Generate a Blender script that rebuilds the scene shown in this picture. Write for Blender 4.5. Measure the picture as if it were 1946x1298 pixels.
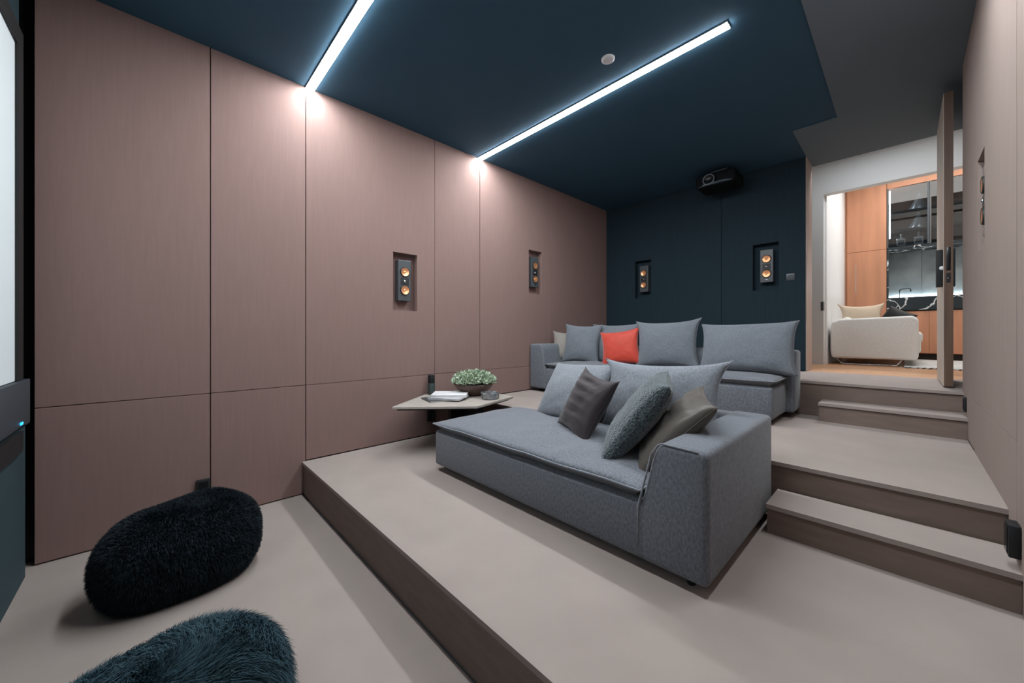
import bpy, bmesh, math, random
import numpy as np
from mathutils import Vector, Matrix, noise

random.seed(7); np.random.seed(7)
for _o in list(bpy.data.objects):
    bpy.data.objects.remove(_o, do_unlink=True)
SC = bpy.context.scene
COL = SC.collection
R = math.radians

# ------------------------------------------------------------------ camera, world, exposure
cam_d = bpy.data.cameras.new('camera')
cam_d.sensor_width = 36.0
cam_d.lens = 709.7 / 1946 * 36.0
cam_d.shift_y = -15.0 / 1946
cam_d.clip_start = 0.02
cam = bpy.data.objects.new('camera', cam_d)
cam.location = (0, 0, 1.284)
cam.rotation_euler = (R(90), 0, R(46.4))
COL.objects.link(cam)
SC.camera = cam

world = bpy.data.worlds.new('world'); SC.world = world
world.use_nodes = True
world.node_tree.nodes['Background'].inputs[0].default_value = (0.55, 0.62, 0.7, 1)
world.node_tree.nodes['Background'].inputs[1].default_value = 0.02

SC.view_settings.view_transform = 'Standard'
SC.view_settings.look = 'None'
SC.view_settings.gamma = 1.0
SC.view_settings.use_curve_mapping = False
SC.view_settings.exposure = 0.0

STRIP_L = 140.0        # radiance of the ceiling light strips
LIVING_W = 66.0       # ceiling lamp of the living room (W)
HALL_W = 14.0

def area_lamp(name, loc, sx, sy, watts, color, parent=None):
    l = bpy.data.lights.new(name, 'AREA'); l.shape = 'RECTANGLE'
    l.size = sx; l.size_y = sy; l.energy = watts; l.color = color
    o = bpy.data.objects.new(name, l); o.location = loc
    COL.objects.link(o)
    return o
area_lamp('living_room_lamp', (0.55, 7.7, 4.02), 1.6, 1.8, LIVING_W, (1.0, 0.965, 0.92))
area_lamp('hall_lamp', (-0.1, 5.85, 3.62), 1.2, 0.30, HALL_W, (0.90, 0.95, 1.0))

sp_d = bpy.data.lights.new('landing_fill_spot', 'SPOT'); sp_d.energy = 210.0; sp_d.color = (0.90, 0.95, 1.0)  # unseen spot added to brighten the landing carpet
sp_d.spot_size = R(46); sp_d.spot_blend = 0.8; sp_d.shadow_soft_size = 0.06
sp_o = bpy.data.objects.new('landing_fill_spot', sp_d); sp_o.location = (-0.15, 6.25, 3.62); COL.objects.link(sp_o)
sp_o.rotation_euler = (Vector((-0.22, 4.95, 0.86)) - Vector(sp_o.location)).to_track_quat('-Z', 'Y').to_euler()

# ------------------------------------------------------------------ key levels
Z1, Z2, Z3 = 0.262, 0.5626, 0.8626       # platform tops above the lower floor
ZS1, ZS3 = 0.412, 0.7126                 # half steps
ZC = 3.262                               # ceiling
XL, XR = -3.31, 0.296                    # faces of side walls
YF, YB = -0.49, 5.26                     # front and back
SEAM = 0.871

# ------------------------------------------------------------------ materials
def mat(name, col, rough=0.6, metal=0.0, var=0.0, vscale=(8, 8, 8), bump=0.0, bscale=None, bdist=0.002,
        emit=None, spec=0.5, sheen=0.0, alpha=1.0, trans=0.0, col2=None, detail=3.0, ior=1.45, coat=0.0):
    m = bpy.data.materials.new(name); m.use_nodes = True
    nt = m.node_tree; b = nt.nodes['Principled BSDF']
    b.inputs['Base Color'].default_value = (*col, 1)
    b.inputs['Roughness'].default_value = rough
    b.inputs['Metallic'].default_value = metal
    b.inputs['Specular IOR Level'].default_value = spec
    b.inputs['IOR'].default_value = ior
    b.inputs['Sheen Weight'].default_value = sheen
    b.inputs['Transmission Weight'].default_value = trans
    b.inputs['Coat Weight'].default_value = coat
    if emit:
        b.inputs['Emission Color'].default_value = (*emit[0], 1)
        b.inputs['Emission Strength'].default_value = emit[1]
    tc = None
    def tex(scale):
        nonlocal tc
        if tc is None: tc = nt.nodes.new('ShaderNodeTexCoord')
        mp = nt.nodes.new('ShaderNodeMapping'); mp.inputs['Scale'].default_value = scale
        nt.links.new(tc.outputs['Object'], mp.inputs['Vector'])
        n = nt.nodes.new('ShaderNodeTexNoise'); n.inputs['Scale'].default_value = 1.0
        n.inputs['Detail'].default_value = detail
        nt.links.new(mp.outputs['Vector'], n.inputs['Vector'])
        return n
    if var > 0 or col2:
        n = tex(vscale)
        r = nt.nodes.new('ShaderNodeValToRGB')
        r.color_ramp.elements[0].position = 0.3; r.color_ramp.elements[1].position = 0.7
        c2 = col2 if col2 else tuple(min(1, c * (1 + var)) for c in col)
        c1 = col if col2 else tuple(c * (1 - var) for c in col)
        r.color_ramp.elements[0].color = (*c1, 1); r.color_ramp.elements[1].color = (*c2, 1)
        nt.links.new(n.outputs['Fac'], r.inputs['Fac'])
        nt.links.new(r.outputs['Color'], b.inputs['Base Color'])
    if bump > 0:
        n2 = tex(bscale or vscale)
        bp = nt.nodes.new('ShaderNodeBump'); bp.inputs['Strength'].default_value = bump
        bp.inputs['Distance'].default_value = bdist
        nt.links.new(n2.outputs['Fac'], bp.inputs['Height'])
        nt.links.new(bp.outputs['Normal'], b.inputs['Normal'])
    return m

def marble(name):
    m = mat(name, (0.02, 0.026, 0.03), 0.2)
    nt = m.node_tree; b = nt.nodes['Principled BSDF']
    tc = nt.nodes.new('ShaderNodeTexCoord')
    n = nt.nodes.new('ShaderNodeTexNoise'); n.inputs['Scale'].default_value = 2.6; n.inputs['Detail'].default_value = 5
    nt.links.new(tc.outputs['Object'], n.inputs['Vector'])
    mx = nt.nodes.new('ShaderNodeMixRGB'); mx.inputs['Fac'].default_value = 0.35
    nt.links.new(tc.outputs['Object'], mx.inputs[1]); nt.links.new(n.outputs['Color'], mx.inputs[2])
    v = nt.nodes.new('ShaderNodeTexVoronoi'); v.feature = 'DISTANCE_TO_EDGE'; v.inputs['Scale'].default_value = 4.0
    nt.links.new(mx.outputs[0], v.inputs['Vector'])
    r = nt.nodes.new('ShaderNodeValToRGB')
    r.color_ramp.elements[0].color = (0.7, 0.72, 0.72, 1); r.color_ramp.elements[0].position = 0.0
    r.color_ramp.elements[1].color = (0.02, 0.027, 0.032, 1); r.color_ramp.elements[1].position = 0.035
    nt.links.new(v.outputs['Distance'], r.inputs['Fac'])
    nt.links.new(r.outputs['Color'], b.inputs['Base Color'])
    return m

def weave(name, col, var, scale, bump=0.35, sheen=0.2, rough=0.9):
    """upholstery: fine mottled weave with vertical slubs"""
    return mat(name, col, rough, var=var, vscale=(scale, scale, scale * 0.45), bump=bump,
               bscale=(scale * 1.3, scale * 1.3, scale * 1.3), bdist=0.003, sheen=sheen, spec=0.2)

M = {}
M['panel'] = mat('panel_fabric', (0.236, 0.154, 0.137), 0.85, var=0.03, vscale=(70, 70, 5), bump=0.10, bscale=(260, 260, 12), bdist=0.001, spec=0.2)
M['panel_r'] = mat('panel_fabric_right', (0.29, 0.225, 0.20), 0.8, var=0.05, vscale=(90, 90, 4), bump=0.1, bscale=(260, 260, 12), bdist=0.001, spec=0.25)
M['riser'] = mat('riser_board', (0.19, 0.142, 0.12), 0.75, var=0.08, vscale=(6, 6, 30), spec=0.25)
M['carpet'] = mat('carpet', (0.312, 0.262, 0.24), 0.95, var=0.05, vscale=(3.5, 3.5, 3.5), bump=0.25, bscale=(320, 320, 320), bdist=0.002, spec=0.1)
M['ceiling_border'] = mat('ceiling_border_doorlight', (0.135, 0.168, 0.195), 0.85, var=0.03, vscale=(2, 2, 2), spec=0.2)  # paler than the ceiling: light spilling from the doorway put into the colour
M['ceiling'] = mat('ceiling_paint', (0.038, 0.086, 0.130), 0.85, var=0.04, vscale=(2, 2, 2), spec=0.2)
M['navy'] = mat('navy_fabric', (0.0125, 0.027, 0.038), 0.8, var=0.08, vscale=(60, 60, 4), bump=0.1, bscale=(200, 200, 10), bdist=0.001, spec=0.3)
M['projector'] = mat('projector_case', (0.004, 0.005, 0.006), 0.75, spec=0.2)
M['ring'] = mat('lens_ring', (0.16, 0.18, 0.2), 0.4, metal=0.3)
M['black'] = mat('black_matte', (0.008, 0.009, 0.010), 0.6)
M['blackgloss'] = mat('black_gloss', (0.01, 0.011, 0.012), 0.25)
M['teal'] = mat('teal_fascia', (0.022, 0.05, 0.06), 0.7, var=0.1, vscale=(3, 3, 3))
M['slate'] = mat('slate_metal', (0.05, 0.065, 0.08), 0.5, metal=0.2)
M['screen'] = mat('screen_white', (0.66, 0.72, 0.74), 0.8, emit=((0.86, 0.96, 1.0), 0.06))  # faint emission added to brighten the screen and fill the room's front
M['strip'] = mat('strip_diffuser', (0.9, 0.9, 0.9), 0.5, emit=((0.90, 0.96, 1.0), STRIP_L))
M['alu'] = mat('aluminium', (0.6, 0.62, 0.64), 0.35, metal=0.9)
M['whiteplastic'] = mat('white_plastic', (0.75, 0.76, 0.78), 0.5)
M['sofa'] = weave('sofa_fabric', (0.125, 0.135, 0.155), 0.28, 130)
M['sofa_seat'] = weave('seat_fabric', (0.138, 0.147, 0.168), 0.32, 120)
M['cush'] = weave('cushion_fabric', (0.14, 0.155, 0.175), 0.18, 150)
M['cush_light'] = weave('cushion_fabric_light', (0.185, 0.20, 0.225), 0.22, 120)
M['plum'] = mat('plum_cotton', (0.032, 0.024, 0.028), 0.6, var=0.05, vscale=(40, 40, 40), bump=0.1, bscale=(300, 300, 300), sheen=0.2, spec=0.3)
M['boucle'] = mat('boucle', (0.026, 0.038, 0.045), 0.95, col2=(0.11, 0.14, 0.15), vscale=(95, 95, 95), bump=1.0, bscale=(110, 110, 110), bdist=0.012, sheen=0.4, spec=0.1, detail=1.0)
M['taupe'] = mat('taupe_satin', (0.082, 0.069, 0.058), 0.42, var=0.05, vscale=(60, 60, 60), sheen=0.1, spec=0.5)
M['beige'] = mat('beige_linen', (0.26, 0.235, 0.21), 0.8, var=0.06, vscale=(90, 90, 90), bump=0.2, bscale=(250, 250, 250))
M['orange'] = mat('orange_velvet', (0.46, 0.034, 0.014), 0.55, var=0.08, vscale=(30, 30, 30), sheen=0.5, spec=0.4)
M['fur_backlit'] = mat('fur_backlit', (0.006, 0.009, 0.013), 0.75, col2=(0.018, 0.028, 0.036), vscale=(18, 18, 18), sheen=0.0, spec=0.2)  # darker copy of the teal fur, its backlit shade put into the colour
M['fur_teal'] = mat('fur_teal', (0.014, 0.034, 0.046), 0.7, col2=(0.035, 0.075, 0.095), vscale=(22, 22, 22), sheen=0.0, spec=0.25)
M['copper'] = mat('copper_cone', (0.95, 0.45, 0.22), 0.35, metal=0.7)
M['speaker'] = mat('speaker_cabinet', (0.07, 0.078, 0.085), 0.35)
M['rubber'] = mat('rubber', (0.02, 0.02, 0.02), 0.5)
M['chrome'] = mat('chrome', (0.75, 0.77, 0.8), 0.15, metal=1.0)
M['tabletop'] = mat('stone_top', (0.36, 0.32, 0.285), 0.5, var=0.08, vscale=(14, 14, 14))
M['bowl'] = mat('wood_bowl', (0.10, 0.062, 0.05), 0.45, var=0.2, vscale=(8, 8, 40))
M['leaf'] = mat('leaf', (0.16, 0.27, 0.13), 0.6, col2=(0.62, 0.68, 0.56), vscale=(45, 45, 45))
M['soil'] = mat('soil', (0.03, 0.025, 0.02), 0.9)
M['paper'] = mat('paper', (0.72, 0.72, 0.72), 0.6)
M['cover_white'] = mat('cover_white', (0.62, 0.63, 0.65), 0.4, col2=(0.74, 0.74, 0.74), vscale=(9, 9, 9))
M['cover_grey'] = mat('cover_grey', (0.25, 0.27, 0.29), 0.4, col2=(0.5, 0.5, 0.52), vscale=(7, 7, 7))
M['cover_dark'] = mat('cover_dark', (0.05, 0.05, 0.055), 0.4)
M['smoked'] = mat('smoked_glass', (0.10, 0.11, 0.12), 0.08, metal=0.5, col2=(0.35, 0.36, 0.38), vscale=(24, 24, 24))
M['greenbox'] = mat('green_case', (0.045, 0.065, 0.06), 0.4)
M['white'] = mat('white_paint', (0.66, 0.655, 0.64), 0.7)
M['whitecool'] = mat('white_wall', (0.78, 0.79, 0.80), 0.7)
M['jamb'] = mat('jamb_wood', (0.42, 0.31, 0.26), 0.6, var=0.1, vscale=(30, 30, 3))
M['doorwood'] = mat('door_wood', (0.125, 0.074, 0.050), 0.5, var=0.22, vscale=(28, 28, 1.6), detail=5)
M['doorface'] = mat('door_face', (0.55, 0.47, 0.40), 0.5, var=0.06, vscale=(28, 28, 1.6))
M['redwood'] = mat('cabinet_veneer', (0.50, 0.235, 0.135), 0.5, var=0.13, vscale=(10, 10, 0.9), detail=5)
M['parquet'] = mat('oak_floor', (0.48, 0.26, 0.14), 0.4, var=0.2, vscale=(1.5, 16, 8), detail=4)
M['cream'] = mat('cream_boucle', (0.82, 0.815, 0.79), 0.9, var=0.05, vscale=(60, 60, 60), bump=0.3, bscale=(160, 160, 160), bdist=0.004)
M['creampillow'] = mat('cream_linen', (0.62, 0.50, 0.38), 0.85, var=0.05, vscale=(70, 70, 70))
M['marble'] = marble('black_marble')
M['ledrail'] = mat('counter_led', (0.9, 0.95, 1.0), 0.5, emit=((0.85, 0.95, 1.0), 70.0))
M['stone'] = mat('backsplash_stone', (0.17, 0.21, 0.225), 0.4, col2=(0.34, 0.38, 0.39), vscale=(3, 3, 3), detail=5)
M['rug'] = mat('rug_pile', (0.70, 0.69, 0.67), 0.95, col2=(0.48, 0.47, 0.46), vscale=(16, 16, 16), bump=0.8, bscale=(90, 90, 90), bdist=0.01)
M['led'] = mat('cabinet_led', (0.9, 0.95, 1.0), 0.5, emit=((0.85, 0.93, 1.0), 16.0))
M['blueled'] = mat('blue_led', (0.0, 0.2, 0.5), 0.5, emit=((0.03, 0.45, 0.9), 2.0))
M['cabinet_in'] = mat('cabinet_interior', (0.22, 0.16, 0.125), 0.6, var=0.08, vscale=(10, 10, 1))
M['shelf'] = mat('shelf_dark', (0.085, 0.085, 0.085), 0.4)
def glass(name, col, rough=0.02):
    m = bpy.data.materials.new(name); m.use_nodes = True
    nt = m.node_tree; nt.nodes.clear()
    out = nt.nodes.new('ShaderNodeOutputMaterial')
    tr = nt.nodes.new('ShaderNodeBsdfTransparent'); tr.inputs[0].default_value = (*col, 1)
    gl = nt.nodes.new('ShaderNodeBsdfGlossy'); gl.inputs['Roughness'].default_value = rough
    fr = nt.nodes.new('ShaderNodeFresnel'); fr.inputs['IOR'].default_value = 1.45
    mx = nt.nodes.new('ShaderNodeMixShader')
    nt.links.new(fr.outputs[0], mx.inputs[0]); nt.links.new(tr.outputs[0], mx.inputs[1]); nt.links.new(gl.outputs[0], mx.inputs[2])
    nt.links.new(mx.outputs[0], out.inputs[0])
    return m
M['glass'] = glass('smoked_pane', (0.62, 0.64, 0.66))
M['crystal'] = mat('crystal', (0.75, 0.8, 0.82), 0.12, metal=0.4, trans=0.3)

# ------------------------------------------------------------------ mesh helpers
def box(bm, x0, x1, y0, y1, z0, z1, bevel=0.0, seg=2):
    r = bmesh.ops.create_cube(bm, size=1.0)
    vs = r['verts']
    for v in vs:
        v.co = Vector((x0 + (v.co.x + .5) * (x1 - x0), y0 + (v.co.y + .5) * (y1 - y0), z0 + (v.co.z + .5) * (z1 - z0)))
    if bevel > 0:
        es = list({e for v in vs for e in v.link_edges})
        bmesh.ops.bevel(bm, geom=es, offset=bevel, segments=seg, profile=0.5, affect='EDGES')
    return bm

def prism(bm, pts, a0, a1, axis='z', bevel=0.0, seg=2):
    """polygon pts extruded along an axis: z -> (x,y), y -> (x,z), x -> (y,z)"""
    def P(p, a):
        return {'z': (p[0], p[1], a), 'y': (p[0], a, p[1]), 'x': (a, p[0], p[1])}[axis]
    lo = [bm.verts.new(P(p, a0)) for p in pts]; hi = [bm.verts.new(P(p, a1)) for p in pts]
    fs = [bm.faces.new(lo), bm.faces.new(hi)]
    n = len(pts)
    for i in range(n):
        fs.append(bm.faces.new((lo[i], lo[(i + 1) % n], hi[(i + 1) % n], hi[i])))
    bmesh.ops.recalc_face_normals(bm, faces=fs)
    if bevel > 0:
        es = list({e for v in lo + hi for e in v.link_edges})
        bmesh.ops.bevel(bm, geom=es, offset=bevel, segments=seg, profile=0.5, affect='EDGES')
    return bm

def lathe(bm, prof, n=24, center=(0, 0, 0), axis='z', loop=False, cap=True):
    rings = []
    cx, cy, cz = center
    for r, h in prof:
        ring = []
        for i in range(n):
            a = 2 * math.pi * i / n
            p = (r * math.cos(a), r * math.sin(a), h)
            if axis == 'y': p = (p[0], -p[2], p[1])
            if axis == 'x': p = (p[2], p[0], p[1])
            ring.append(bm.verts.new((p[0] + cx, p[1] + cy, p[2] + cz)))
        rings.append(ring)
    fs = []
    if loop: rings_l = rings + [rings[0]]
    else: rings_l = rings
    for a, b in zip(rings_l, rings_l[1:]):
        for i in range(n):
            fs.append(bm.faces.new((a[i], a[(i + 1) % n], b[(i + 1) % n], b[i])))
    if prof[0][0] > 1e-4 and not loop and cap: fs.append(bm.faces.new(rings[0]))
    if prof[-1][0] > 1e-4 and not loop and cap: fs.append(bm.faces.new(rings[-1]))
    bmesh.ops.remove_doubles(bm, verts=[v for r in rings for v in r], dist=1e-5)
    bmesh.ops.recalc_face_normals(bm, faces=bm.faces[:])
    return bm

def tube(bm, pts, rad, n=8, closed=False):
    pts = [Vector(p) for p in pts]
    rings = []; N = len(pts)
    up = Vector((0, 0, 1))
    for i, p in enumerate(pts):
        d = (pts[(i + 1) % N] - pts[i - 1]) if closed else (pts[min(i + 1, N - 1)] - pts[max(i - 1, 0)])
        d.normalize()
        a = d.cross(up)
        if a.length < 1e-3: a = d.cross(Vector((1, 0, 0)))
        a.normalize(); b = a.cross(d)
        rings.append([bm.verts.new(p + rad * (math.cos(2 * math.pi * k / n) * a + math.sin(2 * math.pi * k / n) * b)) for k in range(n)])
    pairs = list(zip(rings, rings[1:])) + ([(rings[-1], rings[0])] if closed else [])
    for a, b in pairs:
        for k in range(n):
            bm.faces.new((a[k], a[(k + 1) % n], b[(k + 1) % n], b[k]))
    if not closed:
        bm.faces.new(rings[0]); bm.faces.new(rings[-1])
    bmesh.ops.recalc_face_normals(bm, faces=bm.faces[:])
    return bm

def BM(): return bmesh.new()

def obj(name, bm, m, parent=None, smooth=False, world_coords=True, label=None):
    me = bpy.data.meshes.new(name)
    bm.to_mesh(me); bm.free()
    if smooth:
        for p in me.polygons: p.use_smooth = True
    if m is not None: me.materials.append(M[m] if isinstance(m, str) else m)
    o = bpy.data.objects.new(name, me)
    COL.objects.link(o)
    if parent is not None:
        o.parent = parent
        if world_coords:
            off = Vector(parent.location)
            if parent.parent is not None: off = off + Vector(parent.parent.location)
            me.transform(Matrix.Translation(-off))
    if label: o['label'] = label
    return o

def autosmooth(o, deg=35):
    me = o.data
    for p in me.polygons: p.use_smooth = True
    try: me.set_sharp_from_angle(angle=R(deg))
    except Exception: pass
    return o

def tag(o, label=None, cat=None, group=None, kind=None):
    if label: o['label'] = label
    if cat: o['category'] = cat
    if group: o['group'] = group
    if kind: o['kind'] = kind
    return o

def thing(name, label, cat, loc=(0, 0, 0), group=None):
    o = bpy.data.objects.new(name, None); COL.objects.link(o)
    o.location = loc; o.empty_display_size = 0.1
    return tag(o, label, cat, group)

def bx(name, dims, m, parent=None, bevel=0.0, seg=2, label=None):
    return autosmooth(obj(name, box(BM(), *dims, bevel=bevel, seg=seg), m, parent, label=label)) if bevel else obj(name, box(BM(), *dims), m, parent, label=label)

def struct(name, dims, m, label=None):
    o = bx(name, dims, m); return tag(o, label, kind='structure')

# ------------------------------------------------------------------ room shell
# floors and platforms: carpeted slabs with a small nosing over recessed riser boards
floor = struct('floor', (-3.45, 0.45, -0.75, 0.845, -0.12, 0.0), 'carpet', 'beige carpet of the sunken front area')
def platform(name, x0, x1, y0, y1, ztop, zbot, label):
    o = struct(name, (x0, x1, y0, y1, ztop - 0.022, ztop), 'carpet', label)
    bx('riser', (x0 + 0.004, x1 - 0.001, y0 + 0.012, y1 - 0.001, zbot, ztop - 0.027), 'riser', o, label='dark brown riser board')
    bx('nosing', (x0 + 0.002, x1 - 0.001, y0 + 0.02, y1 - 0.002, ztop - 0.0275, ztop - 0.0215), 'black', o)
    return o
platform('platform', XL, XR, 0.84, 2.53, Z1, 0.0, 'beige carpeted platform under the front sofa')
platform('platform', XL, XR, 2.53, 4.20, Z2, Z1, 'beige carpeted platform under the rear sofa')
platform('landing', XL, XR + 0.10, 4.20, 5.29, Z3, Z2, 'carpeted landing in front of the doorway')
platform('step', -0.49, XR, 2.262, 2.53, ZS1, Z1, 'carpeted half step beside the front sofa')
platform('step', -0.49, XR, 3.955, 4.20, ZS3, Z2, 'carpeted half step below the doorway landing')

# left wall: backing plus separate fabric panels with open joints
wall_left = struct('wall_left', (-3.52, XL - 0.085, YF - 0.3, YB + 0.1, -0.1, ZC + 0.1), 'black', 'mauve brown fabric panel wall with two speaker recesses')
G = 0.0028
def panel_x(parent, xf, xb, y0, y1, z0, z1, m, niche=None):
    """panel on a side wall (front face xf, back xb); niche=(ya,yb,za,zb) leaves an opening"""
    bm = BM(); a, b = min(xf, xb), max(xf, xb)
    y0 += G; y1 -= G; z0 += G * .8; z1 -= G * .8
    if niche is None:
        box(bm, a, b, y0, y1, z0, z1, bevel=0.0012, seg=1)
    else:
        ya, yb, za, zb = niche
        for d in ((y0, ya, z0, z1), (yb, y1, z0, z1), (ya, yb, z0, za), (ya, yb, zb, z1)):
            box(bm, a, b, *d)
        bmesh.ops.remove_doubles(bm, verts=bm.verts[:], dist=1e-5)
    return obj('panel', bm, m, parent)
NL1 = (1.61, 1.862, 1.505, 2.055); NL2 = (3.45, 3.70, 1.80, 2.36)
ys = [YF, 0.271, 0.868, 2.06, 2.65, 3.85, YB]
for y0, y1 in zip(ys, ys[1:]):
    nz = NL1 if abs(y0 - 0.868) < .01 else NL2 if abs(y0 - 2.65) < .01 else None
    panel_x(wall_left, XL, XL - 0.08, y0, y1, SEAM, ZC + 0.02, 'panel', nz)
    zb = 0.006 if y0 < 0.8 else Z1 + 0.006 if y0 < 2.6 else Z2 + 0.006
    panel_x(wall_left, XL, XL - 0.08, y0, y1, zb, SEAM, 'panel')
for nz in (NL1, NL2):
    bx('niche_back', (XL - 0.0845, XL - 0.081, nz[0] - .01, nz[1] + .01, nz[2] - .01, nz[3] + .01), 'panel', wall_left)

# right wall
wall_right = struct('wall_right', (XR + 0.105, 0.5, -0.8, YB + 0.35, -0.1, ZC + 0.1), 'black', 'pale brown panel wall beside the steps')
NR = (3.205, 3.47, 1.765, 2.285)
for y0, y1, z0, z1, nz in ((YF - 0.2, 1.15, 0.006, ZC + .02, None), (1.15, 2.377, 0.006, ZC + .02, None),
                           (2.377, 3.62, SEAM, ZC + .02, NR), (2.377, 3.62, 0.3, SEAM, None), (3.62, 4.29, Z2 + .006, ZC + .02, None)):
    panel_x(wall_right, XR, XR + 0.08, y0, y1, z0, z1, 'panel_r', nz)
bx('niche_back', (XR + 0.081, XR + 0.0845, NR[0] - .01, NR[1] + .01, NR[2] - .01, NR[3] + .01), 'panel_r', wall_right)

# back wall, navy panels, opening to the hall on the right
XJ = -0.746
wall_back = struct('wall_back', (-3.5, XJ - 0.012, YB + 0.085, 5.56, Z2 - .05, ZC + 0.1), 'black', 'dark navy panel wall behind the rear sofa')
def panel_y(parent, x0, x1, z0, z1, m, niche=None):
    bm = BM(); x0 += G; x1 -= G
    if niche is None: box(bm, x0, x1, YB, YB + 0.08, z0, z1)
    else:
        xa, xb, za, zb = niche
        for d in ((x0, xa, z0, z1), (xb, x1, z0, z1), (xa, xb, z0, za), (xa, xb, zb, z1)):
            box(bm, d[0], d[1], YB, YB + 0.08, d[2], d[3])
        bmesh.ops.remove_doubles(bm, verts=bm.verts[:], dist=1e-5)
    return obj('panel', bm, m, parent)
NB1 = (-2.815, -2.565, 1.815, 2.375); NB2 = (-1.272, -1.01, 1.805, 2.36)
panel_y(wall_back, XL, -1.62, Z3 + .004, ZC + .02, 'navy', NB1)
panel_y(wall_back, -1.62, XJ - .006, Z3 + .004, ZC + .02, 'navy', NB2)
for nz in (NB1, NB2):
    bx('niche_back', (nz[0] - .01, nz[1] + .01, YB + .081, YB + .0845, nz[2] - .01, nz[3] + .01), 'navy', wall_back)
tag(bx('trim_1', (XJ - 0.012, XJ, YB - 0.004, 5.57, Z3, ZC), 'jamb'), 'pale wooden door lining at the end of the navy wall', kind='structure')

# ceiling: main field and a slightly dropped border on the right and at the back
ceiling = struct('ceiling', (-3.5, 0.5, -0.8, 5.60, ZC + 0.03, ZC + 0.2), 'ceiling', 'dark blue grey ceiling')
cm = BM()
prism(cm, [(-3.5, -0.8), (-0.42, -0.8), (-0.42, 4.50), (-0.75, 4.50), (-0.75, 5.60), (-3.5, 5.60)], ZC, ZC + 0.03)
obj('ceiling_field', cm, 'ceiling', ceiling)
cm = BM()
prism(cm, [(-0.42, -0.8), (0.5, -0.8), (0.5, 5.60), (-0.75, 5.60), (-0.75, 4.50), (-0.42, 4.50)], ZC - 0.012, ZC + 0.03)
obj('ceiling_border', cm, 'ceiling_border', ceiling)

# front wall with the screen (only its left end is seen)
wall_front = struct('wall_front', (-3.5, 0.5, -0.80, -0.64, -0.1, ZC + 0.1), 'black', 'black front wall that carries the projection screen')
bx('lower_panel', (-3.19, 0.28, -0.64, -0.500, 0.004, 0.80), 'teal', wall_front, label='dark teal lower front panel')
bx('upper_panel', (-3.25, 0.28, -0.64, -0.53, 2.84, ZC), 'teal', wall_front)
scr = thing('projection_screen', 'large white projection screen in a black frame on the front wall', 'screen', (-1.5, -0.54, 1.05))
bx('screen_surface', (-3.02, 0.20, -0.510, -0.505, 1.05, 2.72), 'screen', scr)
for d in ((-3.13, -3.02, 1.05, 2.82), (0.20, 0.28, 1.05, 2.82), (-3.02, 0.20, 2.72, 2.82)):
    bx('frame', (d[0], d[1], -0.525, -0.496, d[2], d[3]), 'black', scr)
led = thing('media_ledge', 'slate grey ledge with a small blue light below the screen', 'ledge', (-1.5, -0.5, 0.80))
bx('ledge_box', (-3.20, 0.28, -0.60, -0.485, 0.82, 1.046), 'slate', led, bevel=0.004)
bx('slot', (-3.03, -2.3, -0.498, -0.480, 0.70, 0.80), 'black', led)
bx('status_light', (-3.035, -2.995, -0.485, -0.481, 0.832, 0.844), 'blueled', led, label='small blue status light')
bx('end_bracket', (-3.29, -3.20, -0.56, -0.50, 0.80, 0.90), 'slate', led)

# ------------------------------------------------------------------ ceiling light strips (the room's lamps)
def strip(yc, label):
    t = thing('light_strip', label, 'light', (-2.0, yc, ZC - 0.03), 'linear lights on the ceiling')
    bx('housing', (XL + 0.003, -0.77, yc - 0.032, yc + 0.032, ZC - 0.012, ZC - 0.0005), 'alu', t)
    prof = [(-0.030, 0), (-0.030, -0.0035), (0.030, -0.0035), (0.030, 0)]
    bm = BM(); prism(bm, [(yc + a, ZC - 0.012 + b) for a, b in prof], XL + 0.004, -0.772, axis='x')
    obj('diffuser', bm, 'strip', t)
def strip_y(xc, y0, y1, label):
    t = thing('light_strip', label, 'light', (xc, (y0 + y1) / 2, ZC - 0.03), 'linear lights on the ceiling')
    zc = ZC - 0.012
    bx('housing', (xc - 0.032, xc + 0.032, y0, y1, zc - 0.012, zc - 0.0005), 'alu', t)
    prof = [(-0.030, 0), (-0.030, -0.0035), (0.030, -0.0035), (0.030, 0)]
    bm = BM(); prism(bm, [(xc + a, zc - 0.012 + b) for a, b in prof], y0 + .002, y1 - .002, axis='y')
    obj('diffuser', bm, 'strip', t)
strip_y(-0.08, 1.75, 2.80, 'short linear ceiling light above the steps, just past the top of the picture')
strip(0.895, 'glowing linear ceiling light nearer the screen, cut off by the top of the picture')
strip(2.64, 'glowing linear ceiling light whose right end shows above the front sofa')

o = thing('smoke_detector', 'small round white detector on the dark ceiling', 'detector', (-1.47, 2.354, ZC))
obj('cover', lathe(BM(), [(0.0, -0.014), (0.036, -0.014), (0.046, -0.008), (0.048, 0.0)], 28, (-1.47, 2.354, ZC)), 'whiteplastic', o)
obj('sensor_ring', lathe(BM(), [(0.014, -0.0155), (0.018, -0.0155), (0.018, -0.013), (0.014, -0.013)], 20, (-1.47, 2.354, ZC), loop=True), 'whiteplastic', o)

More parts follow.
